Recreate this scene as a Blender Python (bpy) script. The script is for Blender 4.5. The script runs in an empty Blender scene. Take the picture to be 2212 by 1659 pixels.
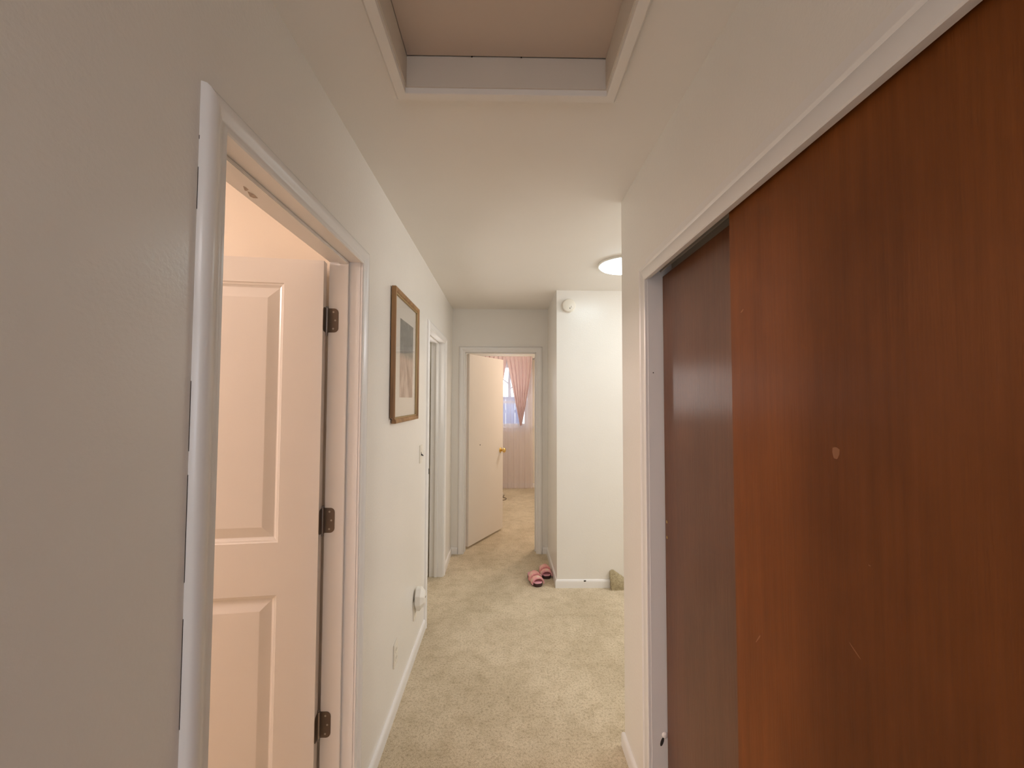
import bpy, bmesh, math, random
from mathutils import Vector, Matrix
random.seed(7)
S = bpy.context.scene
COL = S.collection
PI = math.pi

# ------------------------------------------------------------------ camera
FPX, PITCH, YAW, ROLL, EYE = 863.2, .0377, .0154, .0032, 1.5305
cd = bpy.data.cameras.new('camera'); cam = bpy.data.objects.new('camera', cd); COL.objects.link(cam)
cd.sensor_fit = 'HORIZONTAL'; cd.sensor_width = 36.0; cd.lens = FPX / 2212 * 36.0
cd.clip_start = .02; cd.clip_end = 200
cy, sy, cp, sp = math.cos(YAW), math.sin(YAW), math.cos(PITCH), math.sin(PITCH)
fw = Vector((sy * cp, cy * cp, sp)); rt = Vector((cy, -sy, 0)); up = rt.cross(fw)
R = math.cos(ROLL) * rt + math.sin(ROLL) * up
U = -math.sin(ROLL) * rt + math.cos(ROLL) * up
cam.matrix_world = Matrix(((R.x, U.x, -fw.x, 0), (R.y, U.y, -fw.y, 0), (R.z, U.z, -fw.z, EYE), (0, 0, 0, 1)))
S.camera = cam

# ------------------------------------------------------------------ world, lights, exposure
S.view_settings.view_transform = 'Standard'
try: S.view_settings.look = 'None'
except Exception: pass
S.view_settings.gamma = 1.0
S.view_settings.use_curve_mapping = False
S.view_settings.exposure = 0.0
try:
    S.cycles.use_denoising = True
    S.cycles.denoiser = 'OPENIMAGEDENOISE'
    S.cycles.max_bounces = 12; S.cycles.diffuse_bounces = 7; S.cycles.glossy_bounces = 4
    S.cycles.transparent_max_bounces = 16; S.cycles.transmission_bounces = 8
    S.cycles.caustics_reflective = False; S.cycles.caustics_refractive = False
    S.cycles.sample_clamp_indirect = 6
except Exception: pass

wd = bpy.data.worlds.new('world'); S.world = wd; wd.use_nodes = True
bg = wd.node_tree.nodes['Background']
bg.inputs['Color'].default_value = (.80, .89, 1.0, 1)
bg.inputs['Strength'].default_value = 3.6

def area(name, loc, rot, size, power, color, size_y=None, spread=None):
    l = bpy.data.lights.new(name, 'AREA'); l.energy = power; l.color = color
    l.shape = 'RECTANGLE' if size_y else 'DISK'; l.size = size
    if size_y: l.size_y = size_y
    if spread: l.spread = spread
    o = bpy.data.objects.new(name, l); o.location = loc; o.rotation_euler = rot; COL.objects.link(o)
    return o
def bulb(name, loc, r, power, color):
    l = bpy.data.lights.new(name, 'POINT'); l.energy = power; l.color = color; l.shadow_soft_size = r
    o = bpy.data.objects.new(name, l); o.location = loc; COL.objects.link(o); return o

LED_POWER, LED_TINT = 13.5, (.78, .94, 1.0)       # emission of the round lens in the hall ceiling
DOME_POWER = 48.0
bulb('side_room_lamp', (-2.5, .80, 2.25), .12, 66, (1.0, .80, .735))
area('bedroom_lamp', (.80, 4.95, 2.30), (0, 0, 0), .30, 17, (1.0, .82, .70))
bulb('second_room_lamp', (-1.9, 2.6, 2.2), .10, 10, (1.0, .99, .84))
area('rear_hall_fill', (-.36, -1.5, 2.42), (0, 0, 0), .30, 13, (1.0, .92, .93))  # added fill for the near hall, not a known fixture
area('closet_sheen_fill', (-.86, 3.37, 1.62), Vector((1.445, -2.12, -.07)).to_track_quat('-Z', 'Y').to_euler(), .16, 4.2, (1.0, .93, .90), .40)  # unseen light added to put the sheen on the rear closet door
area('rear_cool_fill', (0, -2.50, 1.45), (PI / 2, 0, 0), .74, 6, (.88, .86, 1.0), 1.05)  # added cool fill from behind, lifts the low walls and jambs
area('stair_hall_fill', (2.50, 2.55, 2.10), (0, math.radians(54), 0), .6, 33, (1.0, .985, 1.0), 1.3)  # added fill from the right, brightens the middle of the hall

# ------------------------------------------------------------------ materials
def mat(name, color, rough=.5, metal=0.0, spec=.5):
    m = bpy.data.materials.new(name); m.use_nodes = True
    b = m.node_tree.nodes['Principled BSDF']
    b.inputs['Base Color'].default_value = (*color, 1); b.inputs['Roughness'].default_value = rough
    b.inputs['Metallic'].default_value = metal
    try: b.inputs['Specular IOR Level'].default_value = spec
    except Exception: pass
    return m
def nodes(m): return m.node_tree.nodes, m.node_tree.links, m.node_tree.nodes['Principled BSDF']
def coords(m, scale=(1, 1, 1)):
    n, l, b = nodes(m)
    tc = n.new('ShaderNodeTexCoord'); mp = n.new('ShaderNodeMapping'); mp.inputs['Scale'].default_value = scale
    l.new(tc.outputs['Object'], mp.inputs['Vector']); return mp
def noise(m, mp, scale, detail=4, rough=.55):
    n, l, b = nodes(m); t = n.new('ShaderNodeTexNoise')
    t.inputs['Scale'].default_value = scale; t.inputs['Detail'].default_value = detail; t.inputs['Roughness'].default_value = rough
    l.new(mp.outputs[0], t.inputs['Vector']); return t
def ramp(m, src, stops):
    n, l, b = nodes(m); r = n.new('ShaderNodeValToRGB')
    e = r.color_ramp.elements
    e[0].position, e[0].color = stops[0][0], (*stops[0][1], 1)
    e[1].position, e[1].color = stops[-1][0], (*stops[-1][1], 1)
    for p, c in stops[1:-1]:
        x = e.new(p); x.color = (*c, 1)
    l.new(src, r.inputs[0]); return r
def mix(m, a, b_, fac, mode='MIX'):
    n, l, b = nodes(m); x = n.new('ShaderNodeMixRGB'); x.blend_type = mode
    for sock, v in ((x.inputs[0], fac), (x.inputs[1], a), (x.inputs[2], b_)):
        if hasattr(v, 'is_linked'): l.new(v, sock)
        elif isinstance(v, (int, float)): sock.default_value = v
        else: sock.default_value = (*v, 1)
    return x
def bump(m, h, strength, dist=.002):
    n, l, b = nodes(m); x = n.new('ShaderNodeBump'); x.inputs['Strength'].default_value = strength; x.inputs['Distance'].default_value = dist
    l.new(h, x.inputs['Height']); l.new(x.outputs[0], b.inputs['Normal']); return x

def paint(name, color, rough, strength=.12, scale=160, vary=.03):
    m = mat(name, color, rough); n, l, b = nodes(m); mp = coords(m)
    t = noise(m, mp, scale, 3); bump(m, t.outputs[0], strength, .0015)
    v = noise(m, mp, 1.6, 3)
    c2 = tuple(max(0, c * (1 - vary)) for c in color)
    r = ramp(m, v.outputs[0], [(.35, color), (.7, c2)]); l.new(r.outputs[0], b.inputs['Base Color'])
    return m
WALL = paint('wall_paint', (.80, .775, .725), .27, .30, 120)
CEIL = paint('ceiling_paint', (.80, .765, .715), .62, .16, 120)
TRIM = paint('trim_enamel', (.80, .785, .765), .26, .05, 60, .02)
PEACH = paint('side_room_paint', (.70, .63, .535), .5, .14, 120)
BEDW = paint('bedroom_paint', (.80, .74, .64), .5, .12, 120)
DOORW = paint('door_enamel', (.80, .775, .745), .30, .04, 70, .02)
DOORB = paint('flat_door_paint', (.78, .72, .65), .42, .05, 70, .03)
LINERM = paint('hatch_liner_shaded', (.66, .60, .52), .7, .2, 60, .05)  # liner darkened, shade of the recess put into its colour
HATCH = paint('hatch_board', (.60, .50, .42), .7, .2, 60, .06)

def make_carpet():
    m = mat('carpet', (.5, .42, .28), 1.0, 0, .1); n, l, b = nodes(m); mp = coords(m)
    fine = noise(m, mp, 330, 2, .7); mid = noise(m, mp, 85, 4, .7); big = noise(m, mp, 2.6, 4, .55); med = noise(m, mp, 13, 4, .6)
    r1 = ramp(m, fine.outputs[0], [(.30, (.42, .34, .225)), (.5, (.66, .555, .395)), (.70, (.84, .73, .545))])
    r2 = ramp(m, mid.outputs[0], [(.34, (.60, .56, .50)), (.52, (1, 1, 1))])
    r3 = ramp(m, big.outputs[0], [(.38, (.78, .76, .71)), (.60, (1, 1, 1))])
    r4 = ramp(m, med.outputs[0], [(.36, (.82, .80, .75)), (.54, (1, 1, 1))])
    a = mix(m, r1.outputs[0], r2.outputs[0], .8, 'MULTIPLY'); c = mix(m, a.outputs[0], r3.outputs[0], .7, 'MULTIPLY')
    d = mix(m, c.outputs[0], r4.outputs[0], .7, 'MULTIPLY')
    l.new(d.outputs[0], b.inputs['Base Color'])
    h = mix(m, fine.outputs[0], mid.outputs[0], .55); bump(m, h.outputs[0], .55, .006)
    try: b.inputs['Sheen Weight'].default_value = .25
    except Exception: pass
    return m
CARPET = make_carpet()

def make_wood(name, c_dark, c_mid, c_light, rough, spec=.3, groove=.35, aniso=0):
    m = mat(name, c_mid, rough, 0, spec); n, l, b = nodes(m)
    mp = coords(m, (1, 1, .035)); g = noise(m, mp, 60, 4, .6)
    mp2 = coords(m, (1, 1, .45)); big = noise(m, mp2, 3.2, 5, .6)
    mp3 = coords(m, (1, 1, .05)); pore = noise(m, mp3, 260, 2, .6)
    r = ramp(m, g.outputs[0], [(.25, c_dark), (.5, c_mid), (.8, c_light)])
    rb = ramp(m, big.outputs[0], [(.3, (.62, .58, .55)), (.68, (1.12, 1.12, 1.12))])
    x = mix(m, r.outputs[0], rb.outputs[0], .8, 'MULTIPLY'); l.new(x.outputs[0], b.inputs['Base Color'])
    bump(m, pore.outputs[0], groove, .0012)
    if aniso:                                      # the open grain runs upright and smears reflections sideways
        tg = n.new('ShaderNodeTangent'); tg.direction_type = 'RADIAL'; tg.axis = 'Z'
        l.new(tg.outputs[0], b.inputs['Tangent']); b.inputs['Anisotropic'].default_value = aniso
    return m
WOOD = make_wood('mahogany_veneer', (.165, .051, .011), (.195, .061, .0135), (.225, .072, .017), .40, .2, .4, .85)
WOODR = make_wood('mahogany_veneer_rear', (.120, .050, .024), (.143, .061, .030), (.165, .072, .037), .30, .5, .45, .90)
OAK = make_wood('oak_frame', (.20, .10, .04), (.33, .18, .075), (.45, .27, .12), .4)
GOLD = mat('gilt_lip', (.36, .25, .11), .42, .3)
BRASS = mat('brass', (.80, .58, .22), .16, 1.0)
BRONZE = paint('aged_hinge_metal', (.20, .155, .12), .45, .1, 90, .4); nodes(BRONZE)[2].inputs['Metallic'].default_value = .6
STEEL = mat('knuckle_steel', (.34, .31, .29), .35, .9)
ALU = paint('track_metal', (.52, .48, .42), .5, .15, 60, .25)
BLACK = mat('black_plastic', (.012, .011, .010), .4)
DARK = mat('dark_gap', (.03, .024, .02), .9)
WHITEP = mat('white_plastic', (.80, .78, .72), .3)
IVORY = mat('ivory_plastic', (.78, .74, .65), .3)
MATBOARD = mat('mat_board', (.80, .74, .66), .9)
CHROME = mat('rod_metal', (.48, .45, .42), .28, .9)
RUBBER = mat('slipper_sole', (.045, .018, .016), .6)
LINING = mat('slipper_lining', (.72, .36, .42), .9)
SNOW = paint('pale_ground', (.72, .76, .80), .9, .1, 3, .05)
FENCEM = paint('fence_paint', (.075, .125, .24), .7, .1, 30, .12)
FENCECAP = paint('fence_cap_paint', (.03, .055, .12), .7, .1, 30, .1)
BARK = paint('bark', (.16, .15, .15), .9, .2, 40, .2)

def emis(name, color, strength):
    m = bpy.data.materials.new(name); m.use_nodes = True; n = m.node_tree.nodes
    n.remove(n['Principled BSDF']); e = n.new('ShaderNodeEmission'); e.inputs[0].default_value = (*color, 1); e.inputs[1].default_value = strength
    m.node_tree.links.new(e.outputs[0], n['Material Output'].inputs[0]); return m
LEDM = emis('led_lens', LED_TINT, LED_POWER)
DOMEM = emis('dome_glass', (1.0, .93, .82), DOME_POWER)

def make_glass(name, refl=.08):
    m = bpy.data.materials.new(name); m.use_nodes = True; n = m.node_tree.nodes; l = m.node_tree.links
    n.remove(n['Principled BSDF'])
    t = n.new('ShaderNodeBsdfTransparent'); g = n.new('ShaderNodeBsdfGlossy'); g.inputs['Roughness'].default_value = .02
    lw = n.new('ShaderNodeLayerWeight'); lw.inputs[0].default_value = .5
    p = n.new('ShaderNodeMath'); p.operation = 'POWER'; p.inputs[1].default_value = 5.0; l.new(lw.outputs['Facing'], p.inputs[0])
    f = n.new('ShaderNodeMath'); f.operation = 'MULTIPLY_ADD'; f.inputs[1].default_value = .96; f.inputs[2].default_value = .04; l.new(p.outputs[0], f.inputs[0])
    x = n.new('ShaderNodeMixShader'); l.new(f.outputs[0], x.inputs[0]); l.new(t.outputs[0], x.inputs[1]); l.new(g.outputs[0], x.inputs[2])
    l.new(x.outputs[0], n['Material Output'].inputs[0]); return m
GLASS = make_glass('window_glass')

def make_cloth(name, color, transp, transl):
    m = bpy.data.materials.new(name); m.use_nodes = True; n = m.node_tree.nodes; l = m.node_tree.links
    n.remove(n['Principled BSDF'])
    d = n.new('ShaderNodeBsdfDiffuse'); d.inputs[0].default_value = (*color, 1)
    tl = n.new('ShaderNodeBsdfTranslucent'); tl.inputs[0].default_value = (*color, 1)
    tr = n.new('ShaderNodeBsdfTransparent')
    a = n.new('ShaderNodeMixShader'); a.inputs[0].default_value = transl; l.new(d.outputs[0], a.inputs[1]); l.new(tl.outputs[0], a.inputs[2])
    b = n.new('ShaderNodeMixShader'); b.inputs[0].default_value = transp; l.new(a.outputs[0], b.inputs[1]); l.new(tr.outputs[0], b.inputs[2])
    l.new(b.outputs[0], n['Material Output'].inputs[0]); return m
SHEER = make_cloth('sheer_voile', (.76, .66, .68), .50, .30)
PINK = make_cloth('pink_drape', (.72, .54, .51), 0.0, .22)

# ------------------------------------------------------------------ mesh helpers
class MB:
    def __init__(s): s.v = []; s.f = []
    def add(s, verts, faces):
        k = len(s.v); s.v += [tuple(p) for p in verts]; s.f += [tuple(i + k for i in f) for f in faces]; return s
    def box(s, x0, x1, y0, y1, z0, z1):
        return s.add([(x0, y0, z0), (x1, y0, z0), (x1, y1, z0), (x0, y1, z0), (x0, y0, z1), (x1, y0, z1), (x1, y1, z1), (x0, y1, z1)],
                     [(0, 3, 2, 1), (4, 5, 6, 7), (0, 1, 5, 4), (1, 2, 6, 5), (2, 3, 7, 6), (3, 0, 4, 7)])
    def loft(s, rings, close=True, caps=True):
        n = len(rings[0]); vs = [p for r in rings for p in r]; fs = []
        for i in range(len(rings) - 1):
            for j in range(n if close else n - 1):
                a = i * n + j; b = i * n + (j + 1) % n
                fs.append((a, b, b + n, a + n))
        if caps:
            fs.append(tuple(reversed(range(n)))); fs.append(tuple((len(rings) - 1) * n + j for j in range(n)))
        return s.add(vs, fs)
    def lathe(s, prof, axis='Z', o=(0, 0, 0), n=32):
        rings = []
        for r, h in prof:
            ring = []
            for k in range(n):
                a = 2 * PI * k / n; c, d = r * math.cos(a), r * math.sin(a)
                p = {'Z': (c, d, h), 'Y': (c, h, d), 'X': (h, c, d)}[axis]
                ring.append((o[0] + p[0], o[1] + p[1], o[2] + p[2]))
            rings.append(ring)
        return s.loft(rings)
    def tube(s, pts, r, n=8):
        rings = []; pts = [Vector(p) for p in pts]
        for i, p in enumerate(pts):
            t = (pts[min(i + 1, len(pts) - 1)] - pts[max(i - 1, 0)]).normalized()
            a = t.orthogonal().normalized()
            if i and abs(t.dot(Vector((0, 0, 1)))) < .95: a = t.cross(Vector((0, 0, 1))).normalized()
            elif abs(t.dot(Vector((0, 0, 1)))) < .95: a = t.cross(Vector((0, 0, 1))).normalized()
            b = t.cross(a); rr = r[i] if isinstance(r, (list, tuple)) else r
            rings.append([tuple(p + a * rr * math.cos(2 * PI * k / n) + b * rr * math.sin(2 * PI * k / n)) for k in range(n)])
        return s.loft(rings)
    def build(s, name, m, parent=None, smooth=False, bevel=0.0, seg=2):
        me = bpy.data.meshes.new(name); me.from_pydata(s.v, [], s.f); me.materials.append(m)
        bm = bmesh.new(); bm.from_mesh(me); bmesh.ops.recalc_face_normals(bm, faces=bm.faces)
        if bevel: bmesh.ops.bevel(bm, geom=list(bm.edges), offset=bevel, segments=seg, affect='EDGES', clamp_overlap=True)
        bm.to_mesh(me); bm.free()
        if smooth:
            for p in me.polygons: p.use_smooth = True
            try: me.set_sharp_from_angle(angle=math.radians(38))
            except Exception: pass
        o = bpy.data.objects.new(name, me); COL.objects.link(o)
        if parent: o.parent = parent
        return o
def empty(name, loc=(0, 0, 0), rz=0.0):
    o = bpy.data.objects.new(name, None); o.location = loc; o.rotation_euler = (0, 0, rz); o.empty_display_size = .05
    COL.objects.link(o); return o
def tag(o, label=None, cat=None, group=None, kind=None):
    if label: o['label'] = label
    if cat: o['category'] = cat
    if group: o['group'] = group
    if kind: o['kind'] = kind
    return o
def struct(name, mb, m, label=None, **k):
    return tag(mb.build(name, m, **k), label, None, None, 'structure')
def B(*a): return MB().box(*a)

# ------------------------------------------------------------------ the shell
XL, XR, H = -.54, .53, 2.44
TW = .115                                          # stud wall
D0, D1 = 4.02, 4.15                                # wall at the end of the hall
BX, BY = .4213, 3.304                              # corner of the boxed-out wall
RE = 1.807                                         # far end of the right wall
# openings in the left wall: clear y range, head height
A0, A1, AH = .756, 1.475, 2.036
E0, E1, EH = 2.785, 3.507, 2.022
C0, C1, CH = -.41, .305, 2.004                     # doorway in the end wall (clear x range)
K0, K1, KH = -.36, 1.475, 2.045                    # closet opening (clear y range)
JT = .02                                           # jamb board

fl = MB().box(-2.9, 2.8, -2.7, 7.2, -.12, 0)
struct('floor', fl, CARPET, 'beige cut pile carpet with worn darker patches along the hall')

# ceiling with the attic opening left out
hx0, hx1, hy0, hy1 = -.297, .294, .30, 1.14
ce = MB().box(-2.9, hx0, -2.7, 7.2, H, H + .12).box(hx1, 2.8, -2.7, 7.2, H, H + .12)
ce.box(hx0, hx1, -2.7, hy0, H, H + .12).box(hx0, hx1, hy1, 7.2, H, H + .12)
struct('ceiling', ce, CEIL, 'smooth beige painted hall ceiling with a recessed attic opening')

XI = XL - TW
wl = MB()
wl.box(XI, XL, -2.6, A0 - JT, 0, H).box(XI, XL, A0 - JT, A1 + JT, AH + JT, H)
wl.box(XI, XL, A1 + JT, E0 - JT, 0, H).box(XI, XL, E0 - JT, E1 + JT, EH + JT, H).box(XI, XL, E1 + JT, D1, 0, H)
struct('wall_left', wl, WALL, 'long cream left wall of the hall with two doorways')
wb = MB().box(XI, C0 - JT, D0, D1, 0, H).box(C0 - JT, C1 + JT, D0, D1, CH + JT, H).box(C1 + JT, BX, D0, D1, 0, H)
struct('wall_back', wb, WALL, 'cream wall at the end of the hall around the bedroom doorway')
struct('wall_alcove', MB().box(BX, 2.7, BY, D0, 0, H).box(BX, 2.7, D0, D1, 0, H), WALL, 'bright cream boxed-out wall under the round ceiling light')
wr = MB().box(XR, XR + .12, K1 + JT, RE, 0, H).box(XR, XR + .12, K0 - JT, K1 + JT, KH + JT, H).box(XR, XR + .12, -2.6, K0 - JT, 0, H)
wr.box(XR + .12, 2.7, RE - .11, RE, 0, H)
struct('wall_right', wr, WALL, 'cream right wall of the hall above and beside the closet')
struct('wall_closet', MB().box(1.22, 1.3, -.7, RE - .11, 0, H).box(XR + .12, 1.3, -.8, -.7, 0, H), DARK)  # closet inside near black, its darkness put into the wall colour
struct('wall_rear', MB().box(XI, -.42, -2.7, -2.58, 0, H).box(.42, XR + .12, -2.7, -2.58, 0, H).box(-.42, .42, -2.7, -2.58, 0, .88).box(-.42, .42, -2.7, -2.58, 2.02, H), WALL)
struct('wall_stair', MB().box(2.6, 2.7, RE, BY, 0, H), WALL)
struct('wall_side_room', MB().box(-2.9, -2.8, -1.0, 4.1, 0, H).box(-2.9, XI, -1.1, -1.0, 0, H).box(-2.8, XI, 1.515, 1.70, 0, H), PEACH, 'warm peach wall of the lamp-lit side room behind the open panelled door')
struct('wall_second_room', MB().box(-2.9, XI, D1 - .1, D1, 0, H), WALL)
W0, W1, WZ0, WZ1 = -.64, .375, 1.055, 2.12         # bedroom window opening
wv = MB().box(-2.3, W0, 7.0, 7.12, 0, H).box(W1, 1.3, 7.0, 7.12, 0, H).box(W0, W1, 7.0, 7.12, 0, WZ0).box(W0, W1, 7.0, 7.12, WZ1, H)
struct('wall_bedroom', wv, BEDW, 'cream window wall of the bedroom behind the pink drapes')
struct('wall_bedroom_side', MB().box(1.2, 1.3, D1, 7.0, 0, H).box(-2.3, -2.2, D1, 7.0, 0, H), BEDW)

# ------------------------------------------------------------------ mouldings
def sweep(prof, path, plane):
    """prof: (across, out) points; path: list of (u, v); mitred pieces. plane(u, v, out) -> xyz. across grows away from the opening."""
    n = len(path); dirs = []
    for i in range(n - 1):
        d = Vector((path[i + 1][0] - path[i][0], path[i + 1][1] - path[i][1])).normalized(); dirs.append(d)
    nor = [Vector((-d.y, d.x)) for d in dirs]
    pieces = []
    for i in range(n - 1):
        rings = []
        for e in (i, i + 1):
            if 0 < e < n - 1:
                a, b = nor[e - 1], nor[e]; m = (a + b) / (1 + a.dot(b))
            else: m = nor[i]
            p = Vector(path[e]); rings.append([plane(p.x + m.x * w, p.y + m.y * w, o) for w, o in prof])
        pieces.append(MB().loft(rings))
    return pieces
CASING = [(0, 0), (0, .007), (.003, .010), (.012, .0105), (.017, .0095), (.021, .011), (.030, .0155), (.038, .0175), (.046, .0170), (.052, .0140), (.056, .009), (.058, 0)]
FLAT = [(0, 0), (0, .010), (.003, .0125), (.040, .0125), (.043, .0105), (.046, .0125), (.049, .0150), (.053, .0150), (.056, .0110), (.058, .008), (.060, 0)]
def casing(name, prof, path, plane, label):
    t = tag(empty(name), label, None, None, 'structure')
    for mb in sweep(prof, path, plane): mb.build('casing', TRIM, t, True)
    return t
RV = .005
pl_left = lambda u, v, o: (XL + o, u, v)
t1 = casing('trim_1', CASING, [(A1 - RV + .005, 0), (A1 - RV + .005, AH - .003), (A0 - RV, AH - .003), (A0 - RV, 0)][::-1], pl_left, 'white rounded door casing on the left wall around the panelled door')
t2 = casing('trim_2', CASING, [(E0 - RV, 0), (E0 - RV, EH - .003), (E1 + RV, EH - .003), (E1 + RV, 0)], pl_left, 'white door casing on the left wall around the second doorway')
pl_back = lambda u, v, o: (u, D0 - o, v)
t3 = casing('trim_3', CASING, [(C0 - RV, 0), (C0 - RV, CH - .002), (C1 + RV, CH - .002), (C1 + RV, 0)], pl_back, 'white door casing around the bedroom doorway at the hall end')
pl_right = lambda u, v, o: (XR - o, u, v)
t4 = casing('trim_4', FLAT, [(K0, 0), (K0, 1.981), (K1 + .002, 1.981), (K1 + .002, 0)], pl_right, 'flat white beaded casing around the brown sliding closet doors')
# jambs and stops
def jambs_x(t, y0, y1, h, x0, x1, sx0, sx1):
    B(x0, x1, y0 - JT, y0, 0, h + JT).build('jamb', TRIM, t); B(x0, x1, y1, y1 + JT, 0, h + JT).build('jamb', TRIM, t)
    B(x0, x1, y0, y1, h, h + JT).build('jamb', TRIM, t)
    if sx0 is not None:
        B(sx0, sx1, y0, y0 + .010, 0, h).build('stop', TRIM, t, bevel=.0015); B(sx0, sx1, y1 - .010, y1, 0, h).build('stop', TRIM, t, bevel=.0015)
        B(sx0, sx1, y0 + .010, y1 - .010, h - .010, h).build('stop', TRIM, t, bevel=.0015)
jambs_x(t1, A0, A1, AH, XI, XL + .001, -.614, -.581)
jambs_x(t2, E0, E1, EH, XI, XL + .001, -.612, -.588)
B(C0 - JT, C0, D0 - .001, D1, 0, CH + JT).build('jamb', TRIM, t3); B(C1, C1 + JT, D0 - .001, D1, 0, CH + JT).build('jamb', TRIM, t3)
B(C0, C1, D0 - .001, D1, CH, CH + JT).build('jamb', TRIM, t3)
B(C0, C0 + .009, D0 + .05, D0 + .085, 0, CH).build('stop', TRIM, t3, bevel=.0015); B(C1 - .009, C1, D0 + .05, D0 + .085, 0, CH).build('stop', TRIM, t3, bevel=.0015)
B(C0 + .009, C1 - .009, D0 + .05, D0 + .085, CH - .009, CH).build('stop', TRIM, t3, bevel=.0015)
# closet jamb, fascia, head
B(XR, .652, K1, K1 + JT, 0, KH + JT).build('jamb', TRIM, t4); B(XR, .652, K0 - JT, K0, 0, KH + JT).build('jamb', TRIM, t4)
B(XR + .01, .652, K0, K1, KH, KH + JT).build('jamb', TRIM, t4); B(XR, XR + .009, K0, K1, 1.984, KH + JT).build('fascia', TRIM, t4)
for mb in sweep(CASING, [(A0 - RV, 0), (A0 - RV, AH - .003), (A1 + RV, AH - .003), (A1 + RV, 0)], lambda u, v, o: (XI - o, u, v))[:1]: mb.build('casing', TRIM, t1, True)
# chips in the paint: dark strips put in for shade in the casing-to-wall gaps
for z0, z1 in ((.62, .90), (.98, 1.16), (1.22, 1.40), (1.44, 1.56), (1.86, 1.935), (1.985, 1.992), (.33, .52)):
    B(XL + .0002, XL + .0007, A0 - RV - .0587, A0 - RV - .0578, z0, z1).build('caulk_gap', DARK, t1)
# flakes of lifted paint on the door head
for x, y, q, w in ((-.630, .985, .017, .0035), (-.626, .952, .009, .0016)):
    MB().add([(x - w, y - q, AH - .0002), (x + w, y - q * .2, AH - .0002), (x + w * .6, y + q, AH - .0002), (x - w * .3, y + q * .2, AH - .007), (x - w, y - q * .4, AH - .008)],
             [(0, 1, 2, 3, 4), (0, 4, 3), (0, 3, 2)]).build('paint_flake', HATCH, t1)
# strike lip of the second doorway
B(-.585, XL + .0125, E0 + .0002, E0 + .002, 1.012, 1.05).build('strike_plate', BLACK, t2)
MB().box(XL + .0105, XL + .0135, E0 - .0065, E0 + .004, 1.014, 1.048).build('strike_plate', BLACK, t2)

BASE = [(0, 0), (0, .013), (.046, .013), (.056, .0115), (.063, .0075), (.066, .002), (.066, 0)]   # (height, out)
def base(name, p0, p1, out, label, m0=0, m1=0):
    """p0,p1 floor points on the wall, out = unit normal into the room; m: mitre growth at the ends"""
    p0, p1, o = Vector((*p0, 0)), Vector((*p1, 0)), Vector((*out, 0)); d = (p1 - p0).normalized()
    r0 = [tuple(p0 - d * m0 * w + o * w + Vector((0, 0, h))) for h, w in BASE]
    r1 = [tuple(p1 + d * m1 * w + o * w + Vector((0, 0, h))) for h, w in BASE]
    return struct(name, MB().loft([r0, r1]), TRIM, label, smooth=True)
base('baseboard_left', (XL, A1 + .058), (XL, E0 - .063), (1, 0), 'white rounded baseboard along the left wall below the wall outlet')
base('baseboard_left_near', (XL, -2.5), (XL, A0 - .063), (1, 0), 'white baseboard on the near left wall before the first door')
base('baseboard_left_far', (XL, E1 + .063), (XL, D0), (1, 0), 'short white baseboard past the second left doorway', 0, -1)
base('baseboard_back_left', (XL, D0), (C0 - .063, D0), (0, -1), 'short white baseboard left of the bedroom door casing', -1, 0)
base('baseboard_back_right', (C1 + .063, D0), (BX, D0), (0, -1), 'short white baseboard right of the bedroom door casing', 0, -1)
base('baseboard_alcove_side', (BX, BY), (BX, D0), (-1, 0), 'white baseboard on the shaded side wall behind the pink slides', 1, -1)
ba = base('baseboard_alcove', (BX, BY), (.852, BY), (0, -1), 'white chipped baseboard under the bright boxed-out wall', 1, 0)
MB().add([(.638, BY - .0137, .062), (.652, BY - .0137, .064), (.660, BY - .0137, .058), (.648, BY - .0137, .050), (.638, BY - .0137, .056),
          (.648, BY - .009, .058)], [(0, 1, 2, 3, 4), (0, 5, 1), (1, 5, 2), (2, 5, 3), (3, 5, 4), (4, 5, 0)]).build('chip', DARK, ba)
base('baseboard_right', (XR, K1 + .062), (XR, RE), (-1, 0), 'short white baseboard at the corner of the right wall', 0, 1)
base('baseboard_bedroom', (-2.2, 7.0), (1.2, 7.0), (0, -1), 'white baseboard of the bedroom beneath the drapes')

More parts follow.
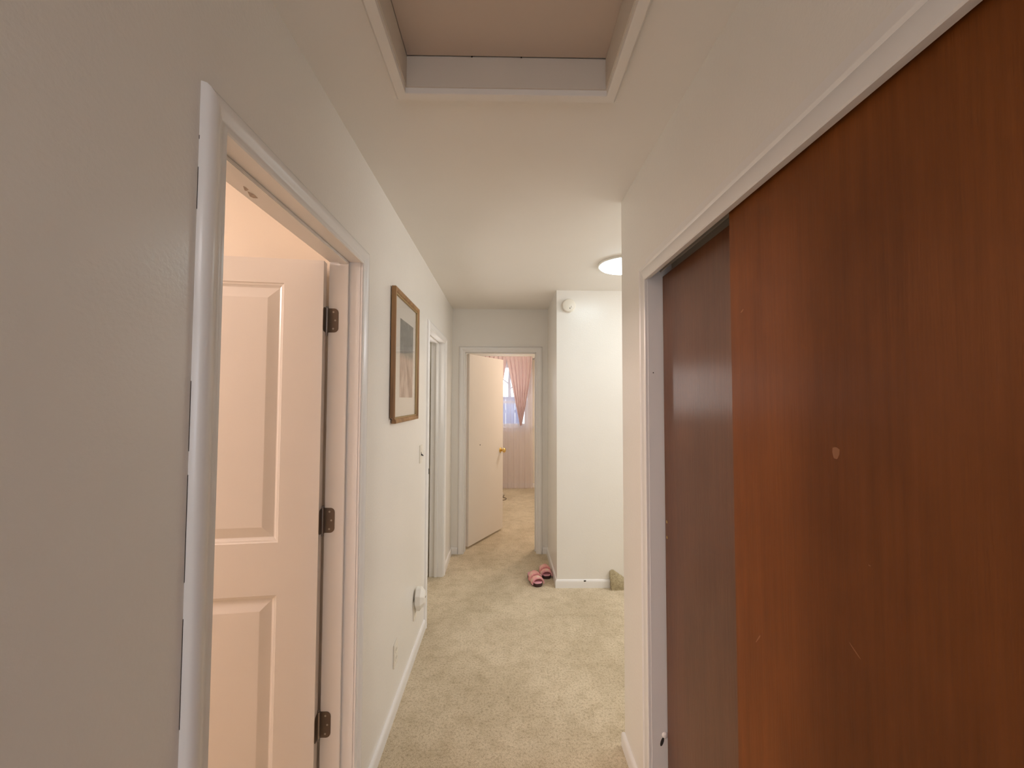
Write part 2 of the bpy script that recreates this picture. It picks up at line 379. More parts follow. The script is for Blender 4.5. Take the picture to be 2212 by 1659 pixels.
# ------------------------------------------------------------------ hinges
def plate(mb, u0, u1, v0, v1, r, f, t=.002):
    """plate with rounded corners on the u1 side; f(u, v, w) -> xyz"""
    pts = [(u0, v0), (u1 - r, v0)] + [(u1 - r + r * math.sin(a), v0 + r - r * math.cos(a)) for a in (PI / 8, PI / 4, 3 * PI / 8, PI / 2)]
    pts += [(u1 - r + r * math.cos(a), v1 - r + r * math.sin(a)) for a in (0, PI / 8, PI / 4, 3 * PI / 8, PI / 2)] + [(u0, v1)]
    return mb.loft([[f(u, v, 0) for u, v in pts], [f(u, v, t) for u, v in pts]])
def hinge(parent, pin, zc, jamb_f, leaf_f, mp=BRONZE, mk=STEEL):
    """jamb_f/leaf_f(u, v, w): u away from the pin, v height about the middle, w proud"""
    h = empty('hinge'); h.parent = parent; h.matrix_basis = parent.matrix_world.inverted()
    plate(MB(), .004, .042, zc - .0445, zc + .0445, .0155, jamb_f).build('jamb_plate', mp, h)
    plate(MB(), .004, .036, zc - .0445, zc + .0445, .0155, leaf_f).build('leaf_plate', mp, h)
    k = MB().lathe([(.0062, zc - .046), (.0062, zc + .046)], 'Z', (pin[0], pin[1], 0), 14)
    k.lathe([(.0028, zc + .046), (.0052, zc + .047), (.0052, zc + .051), (.002, zc + .053)], 'Z', (pin[0], pin[1], 0), 12)
    k.lathe([(.002, zc - .058), (.0034, zc - .055), (.0034, zc - .046)], 'Z', (pin[0], pin[1], 0), 12)
    k.build('knuckle', mk, h, True)
    for dv in (-.031, 0, .031):
        u = .024 if dv else .031
        c = jamb_f(u, zc + dv, .002); c2 = jamb_f(u, zc + dv, .0028)
        ax = Vector(c2) - Vector(c); a = ax.normalized(); e1 = a.orthogonal().normalized(); e2 = a.cross(e1)
        MB().loft([[tuple(Vector(p) + (e1 * math.cos(q * PI / 4) + e2 * math.sin(q * PI / 4)) * .0036) for q in range(8)] for p in (c, c2)]).build('screw', ALU, h)

# ------------------------------------------------------------------ door 1: two raised panels, standing open
def panel_leaf(parent, w, h0, h1, t, panels, m):
    """front face at y = t; panels: (x0, x1, z0, z1)"""
    mb = MB(); x0, x1 = .003, w
    pz = sorted(panels, key=lambda p: p[2]); a, b = pz[0][0], pz[0][1]
    zs = [h0] + [z for p in pz for z in (p[2], p[3])] + [h1]
    def quad(u0, u1, v0, v1): mb.add([(u0, t, v0), (u1, t, v0), (u1, t, v1), (u0, t, v1)], [(0, 1, 2, 3)])
    quad(x0, a, h0, h1); quad(b, x1, h0, h1)
    for i in range(0, len(zs), 2): quad(a, b, zs[i], zs[i + 1])
    mb.add([(x0, 0, h0), (x1, 0, h0), (x1, 0, h1), (x0, 0, h1)], [(0, 1, 2, 3)])
    for (p, q) in (((x0, h0), (x1, h0)), ((x1, h0), (x1, h1)), ((x1, h1), (x0, h1)), ((x0, h1), (x0, h0))):
        mb.add([(p[0], 0, p[1]), (q[0], 0, q[1]), (q[0], t, q[1]), (p[0], t, p[1])], [(0, 1, 2, 3)])
    leaf = mb.build('door_leaf', m, parent)
    steps = [(0, 0), (.002, -.0035), (.009, -.0050), (.0105, -.0068), (.016, -.0098), (.018, -.0102), (.052, -.0015), (.054, -.0012)]
    for (px0, px1, pz0, pz1) in pz:
        pm = MB()
        rings = [[(px0 + o, t + d, pz0 + o), (px1 - o, t + d, pz0 + o), (px1 - o, t + d, pz1 - o), (px0 + o, t + d, pz1 - o)] for o, d in steps]
        pm.loft(rings, True, False); k = (len(steps) - 1) * 4; pm.f.append((k, k + 1, k + 2, k + 3))
        pm.build('panel', m, leaf)
    return leaf
PIN1 = (-.6605, 1.473)
ANG1 = math.radians(187)
d1 = tag(empty('door_1', (*PIN1, 0), ANG1), 'white two-panel door standing open into the warm side room', None, None, 'structure')
panel_leaf(d1, .708, .022, 2.029, .035, [(.136, .575, .225, .85), (.136, .575, 1.030, 1.941)], DOORW)
bpy.context.view_layer.update()
e1 = Vector((math.cos(ANG1), math.sin(ANG1), 0)); n1 = Vector((-math.sin(ANG1), math.cos(ANG1), 0))
for zc in (1.818, 1.090, .373):
    jf = lambda u, v, w: (PIN1[0] + u, A1 - w, v)
    lf = lambda u, v, w: tuple(Vector((*PIN1, v)) + e1 * (.003 - w) + n1 * (u - .001))
    hinge(d1, PIN1, zc, jf, lf)

# ------------------------------------------------------------------ door 2: flat leaf folded back into the dark second room
PIN2 = (-.6605, E1 - .002); ANG2 = math.radians(186)
d2 = tag(empty('door_2', (*PIN2, 0), ANG2), 'plain white door folded back into the dim second room', None, None, 'structure')
MB().box(.003, .705, 0, .035, .02, EH - .006).build('door_leaf', DOORW, d2, bevel=.0015)
bpy.context.view_layer.update()
e2 = Vector((math.cos(ANG2), math.sin(ANG2), 0)); n2 = Vector((-math.sin(ANG2), math.cos(ANG2), 0))

# ------------------------------------------------------------------ door 3: flat bedroom door, ajar
PIN3 = (-.410, 4.157); ANG3 = math.radians(60.4)
d3 = tag(empty('door_3', (*PIN3, 0), ANG3), 'flat cream bedroom door ajar with a brass knob', None, None, 'structure')
lf3 = MB().box(.003, .705, -.035, 0, .022, 1.997).build('door_leaf', DOORB, d3, bevel=.0015)
def knob(parent, x, y, z, s):
    k = empty('knob'); k.parent = parent; k.location = (x, y, z)
    MB().lathe([(.030, 0), (.030, s * .003), (.024, s * .008), (.014, s * .011)], 'Y', (0, 0, 0), 28).build('rosette', BRASS, k, True)
    MB().lathe([(.011, s * .009), (.010, s * .026), (.014, s * .032), (.0235, s * .038), (.0275, s * .047), (.0265, s * .056), (.020, s * .063), (.011, s * .0655)], 'Y', (0, 0, 0), 28).build('knob_ball', BRASS, k, True)
knob(d3, .645, -.035, .935, -1); knob(d3, .645, 0, .935, 1)
MB().lathe([(.007, -.0362), (.007, -.030)], 'Y', (.212, 0, 1.037), 14).build('peg_hole', BLACK, d3)
bpy.context.view_layer.update()
e3 = Vector((math.cos(ANG3), math.sin(ANG3), 0)); n3 = Vector((math.sin(ANG3), -math.cos(ANG3), 0))
for zc in (1.80, 1.06, .33):
    jf = lambda u, v, w: (C0 + w, PIN3[1] - u, v)
    lf = lambda u, v, w: tuple(Vector((*PIN3, v)) + e3 * (.003 - w) + n3 * u)
    hinge(d3, PIN3, zc, jf, lf, DOORB, TRIM)

# ------------------------------------------------------------------ closet: two sliding flush doors, track, floor guide
c_front = tag(empty('closet_door', (.546, .500, 0)), 'large reddish brown flush sliding closet door, the nearer one, overlapping in front', 'closet door', 'brown sliding closet doors')
MB().box(0, .030, -.47, .457, .018, 2.004).build('door_panel', WOOD, c_front, bevel=.0012)
c_rear = tag(empty('closet_door', (.585, 1.015, 0)), 'darker brown sliding closet door set back, with two small screws by the jamb', 'closet door', 'brown sliding closet doors')
MB().box(0, .030, -.455, .456, .018, 1.990).build('door_panel', WOODR, c_rear, bevel=.0012)
for z in (1.088, 1.033):
    MB().lathe([(.003, -.0018), (.0056, -.0008), (.0056, .001)], 'X', (0, .440, z), 14).build('screw', BRASS, c_rear)
# small light scars on the front veneer: chipped finish, thin slivers sitting in the surface
SCAR = mat('chipped_finish', (.27, .105, .036), .5)
for (y, z, sy, sz, rot) in ((.656 - .5, 1.443, .007, .012, .1), (.873 - .5, 1.016, .0012, .018, .6), (.909 - .5, 1.736, .006, .002, -.5), (.60 - .5, 1.283, .002, .001, 0), (.63 - .5, 1.14, .012, .0014, .6), (.47 - .5, .62, .006, .008, .2)):
    c, s_ = math.cos(rot), math.sin(rot)
    ring = [(sy * math.cos(a) * (1 + .25 * math.sin(3 * a)), sz * math.sin(a) * (1 + .2 * math.cos(2 * a))) for a in [k * PI / 5 for k in range(10)]]
    rr = [[(x, y + u * c - v * s_, z + u * s_ + v * c) for u, v in ring] for x in (-.0003, .001)]
    MB().loft(rr).build('chipped_spot', SCAR, c_front)
tr = tag(empty('closet_track', (.58, .56, 2.03)), 'dusty grey metal double track above the brown closet doors', 'track')
tk = MB().box(-.045, .045, -.9, .91, .008, .0145)
tk.build('track_top', ALU, tr)
for x, z0 in ((-.040, -.020), (-.0035, -.024), (.0405, -.030)):
    MB().box(x - .0015, x + .0015, -.9, .91, z0, .008).build('track_flange', ALU, tr)
MB().lathe([(.004, -.002), (.004, .001)], 'X', (-.0435, .66, -.004), 10).build('screw', BLACK, tr)
# paint bump and hole on the closet jamb near the floor
MB().lathe([(.011, .0), (.010, -.003), (.007, -.0055), (.003, -.007)], 'Y', (.5765, K1, .325), 16).build('paint_lump', TRIM, t4, True)
MB().add([(.5665 + .006 * math.cos(a) - .0045 * math.sin(a) * -1, K1 - .0006, .302 + .016 * math.sin(a)) for a in [k * PI / 6 for k in range(12)]] +
         [(.571, K1 - .0001, .302)], [(k, (k + 1) % 12, 12) for k in range(12)] + [tuple(range(12))]).build('screw_hole', DARK, t4)
for x, z in ((.548, 1.63),): MB().lathe([(.0022, -.0006), (.0022, 0)], 'Y', (x, K1, z), 10).build('nail_hole', DARK, t4)

# ------------------------------------------------------------------ attic hatch
ah = tag(empty('attic_hatch', (0, .72, H)), 'recessed attic hatch in the hall ceiling with a tan panel and trim', 'attic hatch')
PZ = .092
MB().box(hx0 + .005, hx1 - .003, hy0 - .72 + .004, hy1 - .72 - .0065, PZ + .001, PZ + .016).build('panel', HATCH, ah)
MB().box(hx0 - .04, hx1 + .04, hy0 - .76, hy1 - .68, .1205, .135).build('gap_light_block', DARK, ah)  # unseen dark lid added to keep sky light out of the panel gap
for b in ((hx0 - .0005, hx0 + .004, hy0 - .72, hy1 - .72), (hx1 - .004, hx1 + .0005, hy0 - .72, hy1 - .72), (hx0 + .004, hx1 - .004, hy1 - .724, hy1 - .7195), (hx0 + .004, hx1 - .004, hy0 - .7205, hy0 - .716)):
    MB().box(b[0], b[1], b[2], b[3], 0, PZ).build('liner', LINERM, ah)
TR = [(0, 0), (0, .017), (.003, .0185), (.026, .0175), (.033, .009), (.034, 0)]
pieces = sweep(TR, [(hx0, hy0), (hx0, hy1), (hx1, hy1), (hx1, hy0), (hx0, hy0)], lambda u, v, o: (u, v - .72, -o))
for p in pieces[:4]: p.build('hatch_trim', CEIL, ah, True)
for x, y in ((-.105, hy1 - .7235), (.04, hy1 - .7235)):
    MB().box(x, x + .004, y - .002, y, PZ - .0015, PZ + .004).build('crumb', DARK, ah)

# ------------------------------------------------------------------ round ceiling light
LX, LY = .795, 2.634
cl = tag(empty('ceiling_light', (LX, LY, H)), 'round glowing white flush ceiling light half hidden by the wall corner', 'ceiling light')
MB().lathe([(.150, 0), (.176, 0), (.178, -.010), (.174, -.016), (.168, -.016), (.150, -.008)], 'Z', (0, 0, 0), 64).build('rim', WHITEP, cl, True)
MB().lathe([(.168, -.015), (.160, -.024), (.140, -.032), (.10, -.038), (.05, -.041), (.002, -.042)], 'Z', (0, 0, 0), 64).build('diffuser', LEDM, cl, True)

# ------------------------------------------------------------------ smoke alarm
sm = tag(empty('smoke_alarm', (.521, BY, 2.308)), 'small round white alarm high on the bright boxed-out wall', 'alarm')
MB().lathe([(.052, 0), (.052, -.010), (.050, -.012)], 'Y', (0, 0, 0), 48).build('base', IVORY, sm, True)
MB().lathe([(.044, -.010), (.054, -.014), (.0545, -.026), (.050, -.033), (.040, -.036), (.002, -.038)], 'Y', (-.0, 0, 0), 48).build('cover', IVORY, sm, True)
MB().lathe([(.008, -.033), (.008, -.039), (.006, -.0405)], 'Y', (.022, 0, -.012), 18).build('test_button', WHITEP, sm, True)
MB().lathe([(.0042, -.034), (.0042, -.0378)], 'Y', (.006, 0, -.026), 14).build('sounder_hole', BLACK, sm, True)

# ------------------------------------------------------------------ framed picture
def make_art():
    m = mat('art_print', (.5, .45, .4), .8); n, l, b = nodes(m); mp = coords(m, (1, 1, 1))
    sep = n.new('ShaderNodeSeparateXYZ'); l.new(mp.outputs[0], sep.inputs[0])
    g1 = noise(m, mp, 26, 6, .7); mp2 = coords(m, (1, 1, .35)); g2 = noise(m, mp2, 34, 5, .65); g3 = noise(m, mp2, 11, 3, .5)
    top = ramp(m, g1.outputs[0], [(.30, (.075, .08, .075)), (.52, (.16, .165, .15)), (.74, (.33, .33, .30))])
    low = ramp(m, g2.outputs[0], [(.30, (.26, .15, .11)), (.47, (.50, .36, .30)), (.70, (.70, .57, .48))])
    fig = ramp(m, g3.outputs[0], [(.36, (.45, .30, .22)), (.50, (1, 1, 1))])
    low2 = mix(m, low.outputs[0], fig.outputs[0], .7, 'MULTIPLY')
    edge = n.new('ShaderNodeMapRange'); l.new(sep.outputs[2], edge.inputs[0])
    edge.inputs[1].default_value = -.005; edge.inputs[2].default_value = .030
    x = mix(m, low2.outputs[0], top.outputs[0], edge.outputs[0])
    l.new(x.outputs[0], b.inputs['Base Color']); return m
ART = make_art()
PY0, PY1, PZ0, PZ1 = 1.862, 2.372, 1.413, 2.061
pc = tag(empty('framed_picture', (XL, (PY0 + PY1) / 2, (PZ0 + PZ1) / 2)), 'wooden framed picture with wide cream mat hanging on the left wall', 'picture')
hw, hh = (PY1 - PY0) / 2, (PZ1 - PZ0) / 2
FR = [(0, .006), (0, .016), (-.004, .0165)]
fp = [(0, .004), (0, .017), (.004, .0185), (.005, .021), (.012, .0245), (.021, .026), (.024, .025), (.025, .022), (.025, .004)]
inn = [(-hw + .025, -hh + .025), (-hw + .025, hh - .025), (hw - .025, hh - .025), (hw - .025, -hh + .025), (-hw + .025, -hh + .025)]
for mb in sweep(fp, inn, lambda u, v, o: (o, u, v)): mb.build('frame_rail', OAK, pc, True)
gp = [(-.004, .008), (-.004, .0165), (-.002, .0185), (.002, .0185), (.002, .008)]
for mb in sweep(gp, inn, lambda u, v, o: (o, u, v)): mb.build('gilt_lip', GOLD, pc)
MB().box(.0045, .009, -hw + .022, hw - .022, -hh + .022, hh - .022).build('mat_board', MATBOARD, pc)
yc, zc = (PY0 + PY1) / 2, (PZ0 + PZ1) / 2
MB().box(.0088, .0096, 2.003 - yc, 2.280 - yc, 1.537 - zc, 1.936 - zc).build('print', ART, pc)
MB().box(.0118, .0128, -hw + .023, hw - .023, -hh + .023, hh - .023).build('glass', GLASS, pc)
MB().box(.0005, .0045, -hw + .02, hw - .02, -hh + .02, hh - .02).build('backing', DARK, pc)

# ------------------------------------------------------------------ switch, outlets, plug-in
def wallplate(root, dz=.114, dy=.070):
    MB().box(0, .0055, -dy / 2, dy / 2, -dz / 2, dz / 2).build('plate', IVORY, root, bevel=.0022)
sw = tag(empty('light_switch', (XL, 2.558, 1.181)), 'ivory light switch with dark toggle beside the second left doorway', 'switch')
wallplate(sw)
MB().box(.0054, .0062, -.0055, .0055, -.0125, .0125).build('toggle_slot', BLACK, sw)
MB().loft([[(.005, -.0045, -.006), (.005, .0045, -.006), (.005, .0045, .004), (.005, -.0045, .004)], [(.0175, -.0035, -.014), (.0175, .0035, -.014), (.0195, .0035, -.009), (.0195, -.0035, -.009)]]).build('toggle', BLACK, sw)
for z in (-.030, .030): MB().lathe([(.003, .005), (.0028, .0064)], 'X', (0, 0, z), 10).build('screw', IVORY, sw)
def outlet(y, z, label):
    o = tag(empty('wall_outlet', (XL, y, z)), label, 'outlet', 'outlets on the left wall')
    wallplate(o)
    for dz in (-.0195, .0195):
        r = MB().lathe([(.0165, .004), (.0165, .0072)], 'X', (0, 0, dz), 20).build('receptacle', IVORY, o)
        for dy, hgt in ((-.006, .0045), (.006, .0038)):
            MB().box(.0070, .0076, dy - .001, dy + .001, dz + .002 - hgt, dz + .002 + hgt).build('slot', DARK, r)
    MB().lathe([(.003, .005), (.0028, .0064)], 'X', (0, 0, 0), 10).build('screw', IVORY, o)
outlet(2.022, .279, 'ivory wall outlet low on the left wall with nothing plugged in')
outlet(2.437, .280, 'wall outlet mostly hidden behind the white faceted plug-in')
pg = tag(empty('plug_in_air_freshener', (XL + .0076, 2.437, .345)), 'white faceted plug-in unit sticking out of the left wall outlet', 'plug-in')
def octo(x, ry, rz, cz=0): return [(x, ry * math.cos(PI / 8 + k * PI / 4), cz + rz * math.sin(PI / 8 + k * PI / 4)) for k in range(8)]
MB().loft([octo(0.0, .038, .052), octo(.006, .047, .066), octo(.034, .047, .066), octo(.056, .028, .040), octo(.058, .022, .034)]).build('housing', WHITEP, pg, bevel=.0015)
MB().box(.004, .030, -.016, .016, -.070, -.056).build('refill_neck', IVORY, pg, bevel=.002)
MB().box(.0565, .0592, -.010, .010, .004, .007).build('vent_slot', DARK, pg)

# ------------------------------------------------------------------ pair of pink slides by the corner
def make_slide_mats():
    m = mat('slide_plush', (.72, .32, .33), .95); n, l, b = nodes(m); mp = coords(m)
    a = noise(m, mp, 22, 4, .6); r = ramp(m, a.outputs[0], [(.34, (.70, .21, .26)), (.46, (.80, .36, .35)), (.58, (.82, .50, .42)), (.68, (.78, .62, .50))])
    l.new(r.outputs[0], b.inputs['Base Color']); f = noise(m, mp, 190, 3, .7); bump(m, f.outputs[0], .5, .004); return m
PLUSH = make_slide_mats()
def sole_outline(s=1.0):
    pts = []
    for k in range(28):
        a = 2 * PI * k / 28; c, d = math.cos(a), math.sin(a)
        y = math.copysign(abs(c) ** .82, c) * .118; x = math.copysign(abs(d) ** .62, d) * (.0475 - .0035 * c)
        pts.append((x * s, y * s))
    return pts
def slide(label):
    t = tag(empty('slipper'), label, 'slipper', 'pair of pink slides')
    so = sole_outline()
    MB().loft([[(x * .95, y * .97, 0) for x, y in so], [(x, y, .006) for x, y in so], [(x, y, .024) for x, y in so], [(x * .97, y * .98, .027) for x, y in so]]).build('sole', RUBBER, t, True)
    MB().loft([[(x * .97, y * .975, .026) for x, y in so], [(x * .985, y * .985, .031) for x, y in so], [(x * .93, y * .95, .035) for x, y in so]]).build('footbed', LINING, t, True)
    def strap(y0, y1, hgt, wid, name, m, puff):
        rings = []; ny = 9; na = 17
        outer = []
        for i in range(ny):
            f = i / (ny - 1); y = y0 + (y1 - y0) * f; bul = math.sin(PI * f) ** .5 * puff
            outer.append([(math.cos(PI * k / (na - 1)) * (wid + bul), y, .018 + math.sin(PI * k / (na - 1)) ** .8 * (hgt + bul)) for k in range(na)])
        inner = [[(x * .90, p[1], max(.014, (z - .018) * .86 + .016)) for p in r for x, z in ((p[0], p[2]),)] for r in outer]
        mb = MB(); n = na; vs = [p for r in outer for p in r] + [p for r in inner for p in r]; fs = []; off = ny * n
        for i in range(ny - 1):
            for j in range(n - 1):
                a = i * n + j; fs.append((a, a + 1, a + n + 1, a + n)); fs.append((off + a, off + a + n, off + a + n + 1, off + a + 1))
        for j in range(n - 1):
            fs.append((j, off + j, off + j + 1, j + 1)); a = (ny - 1) * n + j; fs.append((a, a + 1, off + a + 1, off + a))
        for i in range(ny - 1):
            a = i * n; fs.append((a, a + n, off + a + n, off + a)); a = i * n + n - 1; fs.append((a, off + a, off + a + n, a + n))
        mb.add(vs, fs).build(name, m, t, True)
    strap(-.098, -.040, .048, .050, 'strap', PLUSH, .006)
    strap(-.037, .022, .060, .050, 'strap', PLUSH, .007)
    MB().tube([(.050 * math.cos(PI * k / 14) * 1.03, -.100, .018 + math.sin(PI * k / 14) ** .8 * .049) for k in range(15)], .0035).build('piping', LINING, t, True)
    MB().lathe([(.011, .044), (.011, .058), (.008, .060)], 'X', (0, .00, .040), 14).build('buckle', IVORY, t, True)
    MB().lathe([(.020, .014), (.026, .022), (.024, .034), (.012, .044)], 'Z', (.012, .050, .022), 20).build('heel_pad', LINING, t, True)
    return t
s1 = slide('pink slide lying in front, nearer the hall, with beige and salmon straps')
s1.scale = (.96, .98, 1); s1.location = (.248, 3.42, .0); s1.rotation_euler = (0, 0, math.radians(14))
s2 = slide('pink slide tucked behind its mate against the corner baseboard')
s2.scale = (.90, .93, .95); s2.location = (.347, 3.562, .0); s2.rotation_euler = (0, 0, math.radians(6))

# ------------------------------------------------------------------ curled carpet end against the alcove wall
def carpet_scrap():
    NU, NV = 14, 10; x0, x1 = .852, 1.06; front, back = [], []
    rnd = random.Random(3); vs = []; fs = []
    for i in range(NU):
        f = i / (NU - 1); x = x0 + (x1 - x0) * f
        top = .138 - .006 * math.cos(f * 40) if f < .08 else .142 * (1 - (f - .08) / .92) ** .95 + .012
        th = .045 * (1 - .3 * f)
        for j in range(NV):
            g = j / (NV - 1); z = top * g
            d = th * (1 - g ** 2.2) + .010
            vs.append((x + rnd.uniform(-.002, .002), BY - .001 - d + rnd.uniform(-.003, .003), z + rnd.uniform(-.002, .002) * (j > 0)))
    nb = len(vs)
    for i in range(NU):
        for j in range(NV):
            p = vs[i * NV + j]; vs.append((p[0], BY - .001, p[2]))
    for i in range(NU - 1):
        for j in range(NV - 1):
            a = i * NV + j; fs.append((a, a + NV, a + NV + 1, a + 1)); fs.append((nb + a, nb + a + 1, nb + a + NV + 1, nb + a + NV))
        a = i * NV + NV - 1; fs.append((a, a + NV, nb + a + NV, nb + a)); a = i * NV; fs.append((a, nb + a, nb + a + NV, a + NV))
    for j in range(NV - 1):
        a = j; fs.append((a, a + 1, nb + a + 1, nb + a)); a = (NU - 1) * NV + j; fs.append((a, nb + a, nb + a + 1, a + 1))
    m = CARPET.copy(); m.name = 'carpet_end_shaded'  # darker carpet copy, shade on the wedge put into its colour
    n, l, b = nodes(m); src = b.inputs['Base Color'].links[0].from_socket
    dk = mix(m, src, (.66, .66, .58), 1.0, 'MULTIPLY'); l.new(dk.outputs[0], b.inputs['Base Color'])
    return MB().add(vs, fs).build('carpet_flap', m, None, True)
tag(carpet_scrap(), 'khaki carpet end turned up the wall where the alcove baseboard stops', 'carpet')

# ------------------------------------------------------------------ bedroom: window, curtains, lamp, cord
wn = tag(empty('window_1', ((W0 + W1) / 2, 7.0, WZ0)), 'white double-hung bedroom window behind sheer drapes', None, None, 'structure')
ww, wh = (W1 - W0) / 2, WZ1 - WZ0
for b in ((-ww - .09, -ww, 0, wh + .07), (ww, ww + .09, 0, wh + .07)):
    MB().box(b[0], b[1], -.016, 0, b[2], b[3]).build('window_casing', TRIM, wn, bevel=.003)
MB().box(-ww, ww, -.016, 0, wh, wh + .07).build('window_casing', TRIM, wn, bevel=.003)
MB().box(-ww - .11, ww + .11, -.045, .06, -.03, 0).build('sill', TRIM, wn, bevel=.004)
MB().box(-ww - .09, ww + .09, -.014, 0, -.095, -.03).build('apron', TRIM, wn, bevel=.003)
mid = 1.475 - WZ0
def sash(y, z0, z1):
    s = empty('sash', (0, y, 0)); s.parent = wn
    st = .038
    for b in ((-ww + .004, -ww + .004 + st, z0, z1), (ww - .004 - st, ww - .004, z0, z1), (-ww + .004 + st, ww - .004 - st, z0, z0 + .042), (-ww + .004 + st, ww - .004 - st, z1 - .034, z1)):
        MB().box(b[0], b[1], 0, .03, b[2], b[3]).build('sash_rail', TRIM, s)
    MB().box(-ww + .004 + st, ww - .004 - st, .013, .017, z0 + .042, z1 - .034).build('pane', GLASS, s)
sash(.035, 0.002, mid + .018); sash(.075, mid - .018, wh - .002)

rod = tag(empty('curtain_rod', (0, 6.90, 2.225)), 'slim metal curtain rod with a bracket above the bedroom window', 'curtain rod')
MB().tube([(-.95, 0, 0), (.475, 0, 0)], .008, 12).build('pole', CHROME, rod, True)
MB().lathe([(.009, .470), (.016, .476), (.021, .492), (.016, .508), (.005, .520)], 'X', (0, 0, 0), 18).build('finial', CHROME, rod, True)
for x in (.462, -.90):
    MB().tube([(x, 0, -.012), (x, .05, -.012), (x, .098, .012)], .006, 8).build('bracket', CHROME, rod, True)
    MB().lathe([(.016, .094), (.016, .0995)], 'Y', (x, 0, .012), 16).build('bracket_plate', CHROME, rod, True)

def cloth(name, mt, xl, xr, z0, z1, ybase, amp, pleats, label, cat, group, nu=150, nv=40, seed=1, sink=0):
    rnd = random.Random(seed); ph = [rnd.uniform(0, 6) for _ in range(4)]
    vs = []; fs = []
    for j in range(nv + 1):
        v = j / nv; z = z1 + (z0 - z1) * v
        L, Rr = xl(v), xr(v)
        for i in range(nu + 1):
            u = i / nu; q = u * pleats * 2 * PI
            tight = math.exp(-((v - .02) / .04) ** 2) * .35
            w = math.sin(q + ph[0]) + .45 * math.sin(2 * q + ph[1] + 1.5 * v) + .35 * math.sin(.37 * q + ph[2] + 2.0 * v)
            x = L + (Rr - L) * (u + .006 * math.sin(q + ph[3]))
            vs.append((x, ybase + amp * (1 - tight) * w * .55 * min(1, (Rr - L) / .12), z + (sink * math.sin(u * 5 + 1) if v > .97 else 0)))
    for j in range(nv):
        for i in range(nu):
            a = j * (nu + 1) + i; fs.append((a, a + 1, a + nu + 2, a + nu + 1))
    o = MB().add(vs, fs)
    return tag(o.build(name, mt, None, True), label, cat, group)
cloth('sheer_curtain', SHEER, lambda v: -.60, lambda v: .455 + .01 * v, .016, 2.255, 6.868, .012, 11, 'pale sheer full-length curtain hanging to the bedroom floor', 'curtain', 'bedroom window curtains', 260, 30, 2, .008)
def vdrape(name, a, b, apex, zb, seed, label):
    o = cloth(name, PINK, lambda v: a + (apex - .008 - a) * max(0, (v - .03)) ** 1.0, lambda v: b + (apex + .008 - b) * max(0, (v - .03)) ** 1.25, zb, 2.262, 6.815, .030, 6, label, 'curtain', 'bedroom window curtains', 130, 44, seed)
    return o
vdrape('pink_drape', .012, .452, .258, 1.08, 5, 'dusty pink pleated swag curtain tapering to a point, right one by the finial')
vdrape('pink_drape', -.43, .012, -.235, 1.08, 9, 'dusty pink swag curtain half hidden behind the open bedroom door edge')

dm = tag(empty('bedroom_ceiling_light', (.02, 6.05, H)), 'bright white dome light just seen under the bedroom door head', 'ceiling light')
MB().lathe([(.07, 0), (.07, -.02), (.03, -.03), (.03, -.09), (.12, -.10), (.125, -.112)], 'Z', (0, 0, 0), 40).build('canopy', WHITEP, dm, True)
MB().lathe([(.125, -.112), (.120, -.150), (.095, -.185), (.05, -.202), (.002, -.206)], 'Z', (0, 0, 0), 40).build('shade', DOMEM, dm, True)

cordp = [(-.022, 6.398, .012), (-.024, 6.36, .006), (-.040, 6.28, .006), (-.02, 6.25, .006), (.008, 6.215, .006), (.012, 6.16, .006), (-.012, 6.11, .006), (-.05, 6.08, .006), (-.10, 6.07, .006), (-.30, 6.12, .006)]
cmb = MB(); cps = [Vector(p) for p in cordp]; fine = []
for i in range(len(cps) - 1):
    p0, p1, p2, p3 = cps[max(i - 1, 0)], cps[i], cps[i + 1], cps[min(i + 2, len(cps) - 1)]
    for k in range(5):
        t = k / 5; fine.append(tuple(.5 * ((2 * p1) + (p2 - p0) * t + (2 * p0 - 5 * p1 + 4 * p2 - p3) * t * t + (3 * p1 - p0 - 3 * p2 + p3) * t ** 3)))
cmb.tube(fine, .0042, 6)
ps = tag(empty('power_strip', (-.062, 6.43, 0)), 'white end of a power strip with a thin dark cord on the bedroom carpet', 'power strip')
MB().box(-.20, .028, -.020, .020, .002, .042).build('housing', WHITEP, ps, bevel=.006)
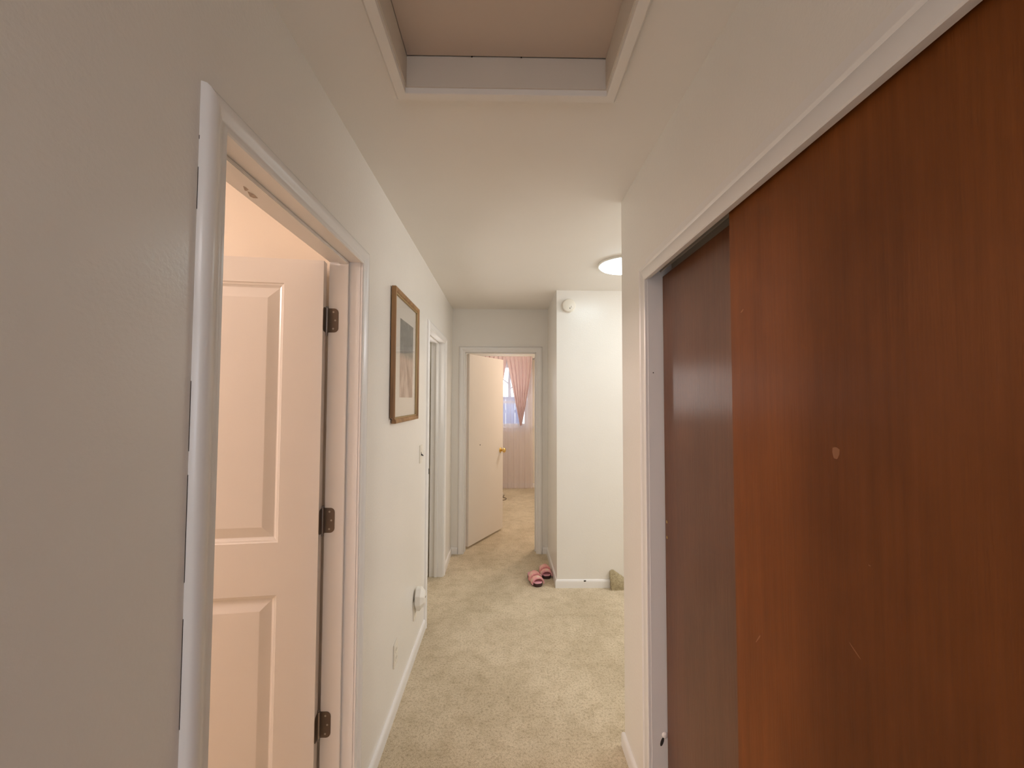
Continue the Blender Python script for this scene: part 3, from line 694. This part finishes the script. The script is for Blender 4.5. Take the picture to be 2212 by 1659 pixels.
cmb.v = [(p[0] + .062, p[1] - 6.43, p[2]) for p in cmb.v]
cmb.build('cable', mat('cord_rubber', (.07, .05, .035), .6), ps, True)

# ------------------------------------------------------------------ outside the window
struct('ground', MB().box(-12, 12, 8, 40, -.75, -.6), SNOW)
fe = tag(empty('garden_fence', (-2.2, 12.5, -.6)), 'blue-grey board fence with a dark cap outside the bedroom window', 'fence')
x = -3.2; first = None
while x < 2.52:
    if first is None:
        first = MB().box(0, .138, 0, .022, .03, 2.12).build('fence_board', FENCEM, fe, bevel=.004); first.location = (x, random.uniform(-.004, .004), 0)
    else:
        c = first.copy(); COL.objects.link(c); c.parent = fe; c.location = (x, random.uniform(-.004, .004), 0)
    x += .146
MB().box(-3.2, 2.53, -.03, .06, 2.12, 2.20).build('cap_rail', FENCECAP, fe, bevel=.005)
for z in (.4, 1.7): MB().box(-3.2, 2.52, .024, .07, z, z + .09).build('rail', FENCEM, fe)
te = tag(empty('bare_tree', (.15, 15.5, -.6)), 'bare thin tree beyond the fence against the bright sky', 'tree')
MB().tube([(0, 0, 0), (.03, 0, 1.6), (-.02, .05, 2.8), (.04, 0, 3.8), (.02, 0, 4.9)], [.09, .07, .05, .03, .01], 8).build('trunk', BARK, te, True)
for z, dx, dz in ((2.5, .7, .9), (2.7, -.8, .8), (3.2, .6, .9), (3.4, -.5, .9), (3.9, .35, .7)):
    MB().tube([(0, 0, z), (dx * .4, .05, z + dz * .3), (dx * .75, .02, z + dz * .75), (dx, 0, z + dz)], [.028, .02, .012, .005], 6).build('branch', BARK, te, True)

# unseen window added behind the viewer to frame the cool fill light
w2 = tag(empty('fill_window', (0, -2.58, .88)), None, None, None, 'structure')
for b in ((-.42, -.37, 0, 1.14), (.37, .42, 0, 1.14), (-.37, .37, 0, .05), (-.37, .37, 1.09, 1.14), (-.37, .37, .55, .59)):
    MB().box(b[0], b[1], -.10, -.04, b[2], b[3]).build('window_frame', TRIM, w2)
MB().box(-.37, .37, -.075, -.071, .05, 1.09).build('pane', GLASS, w2)
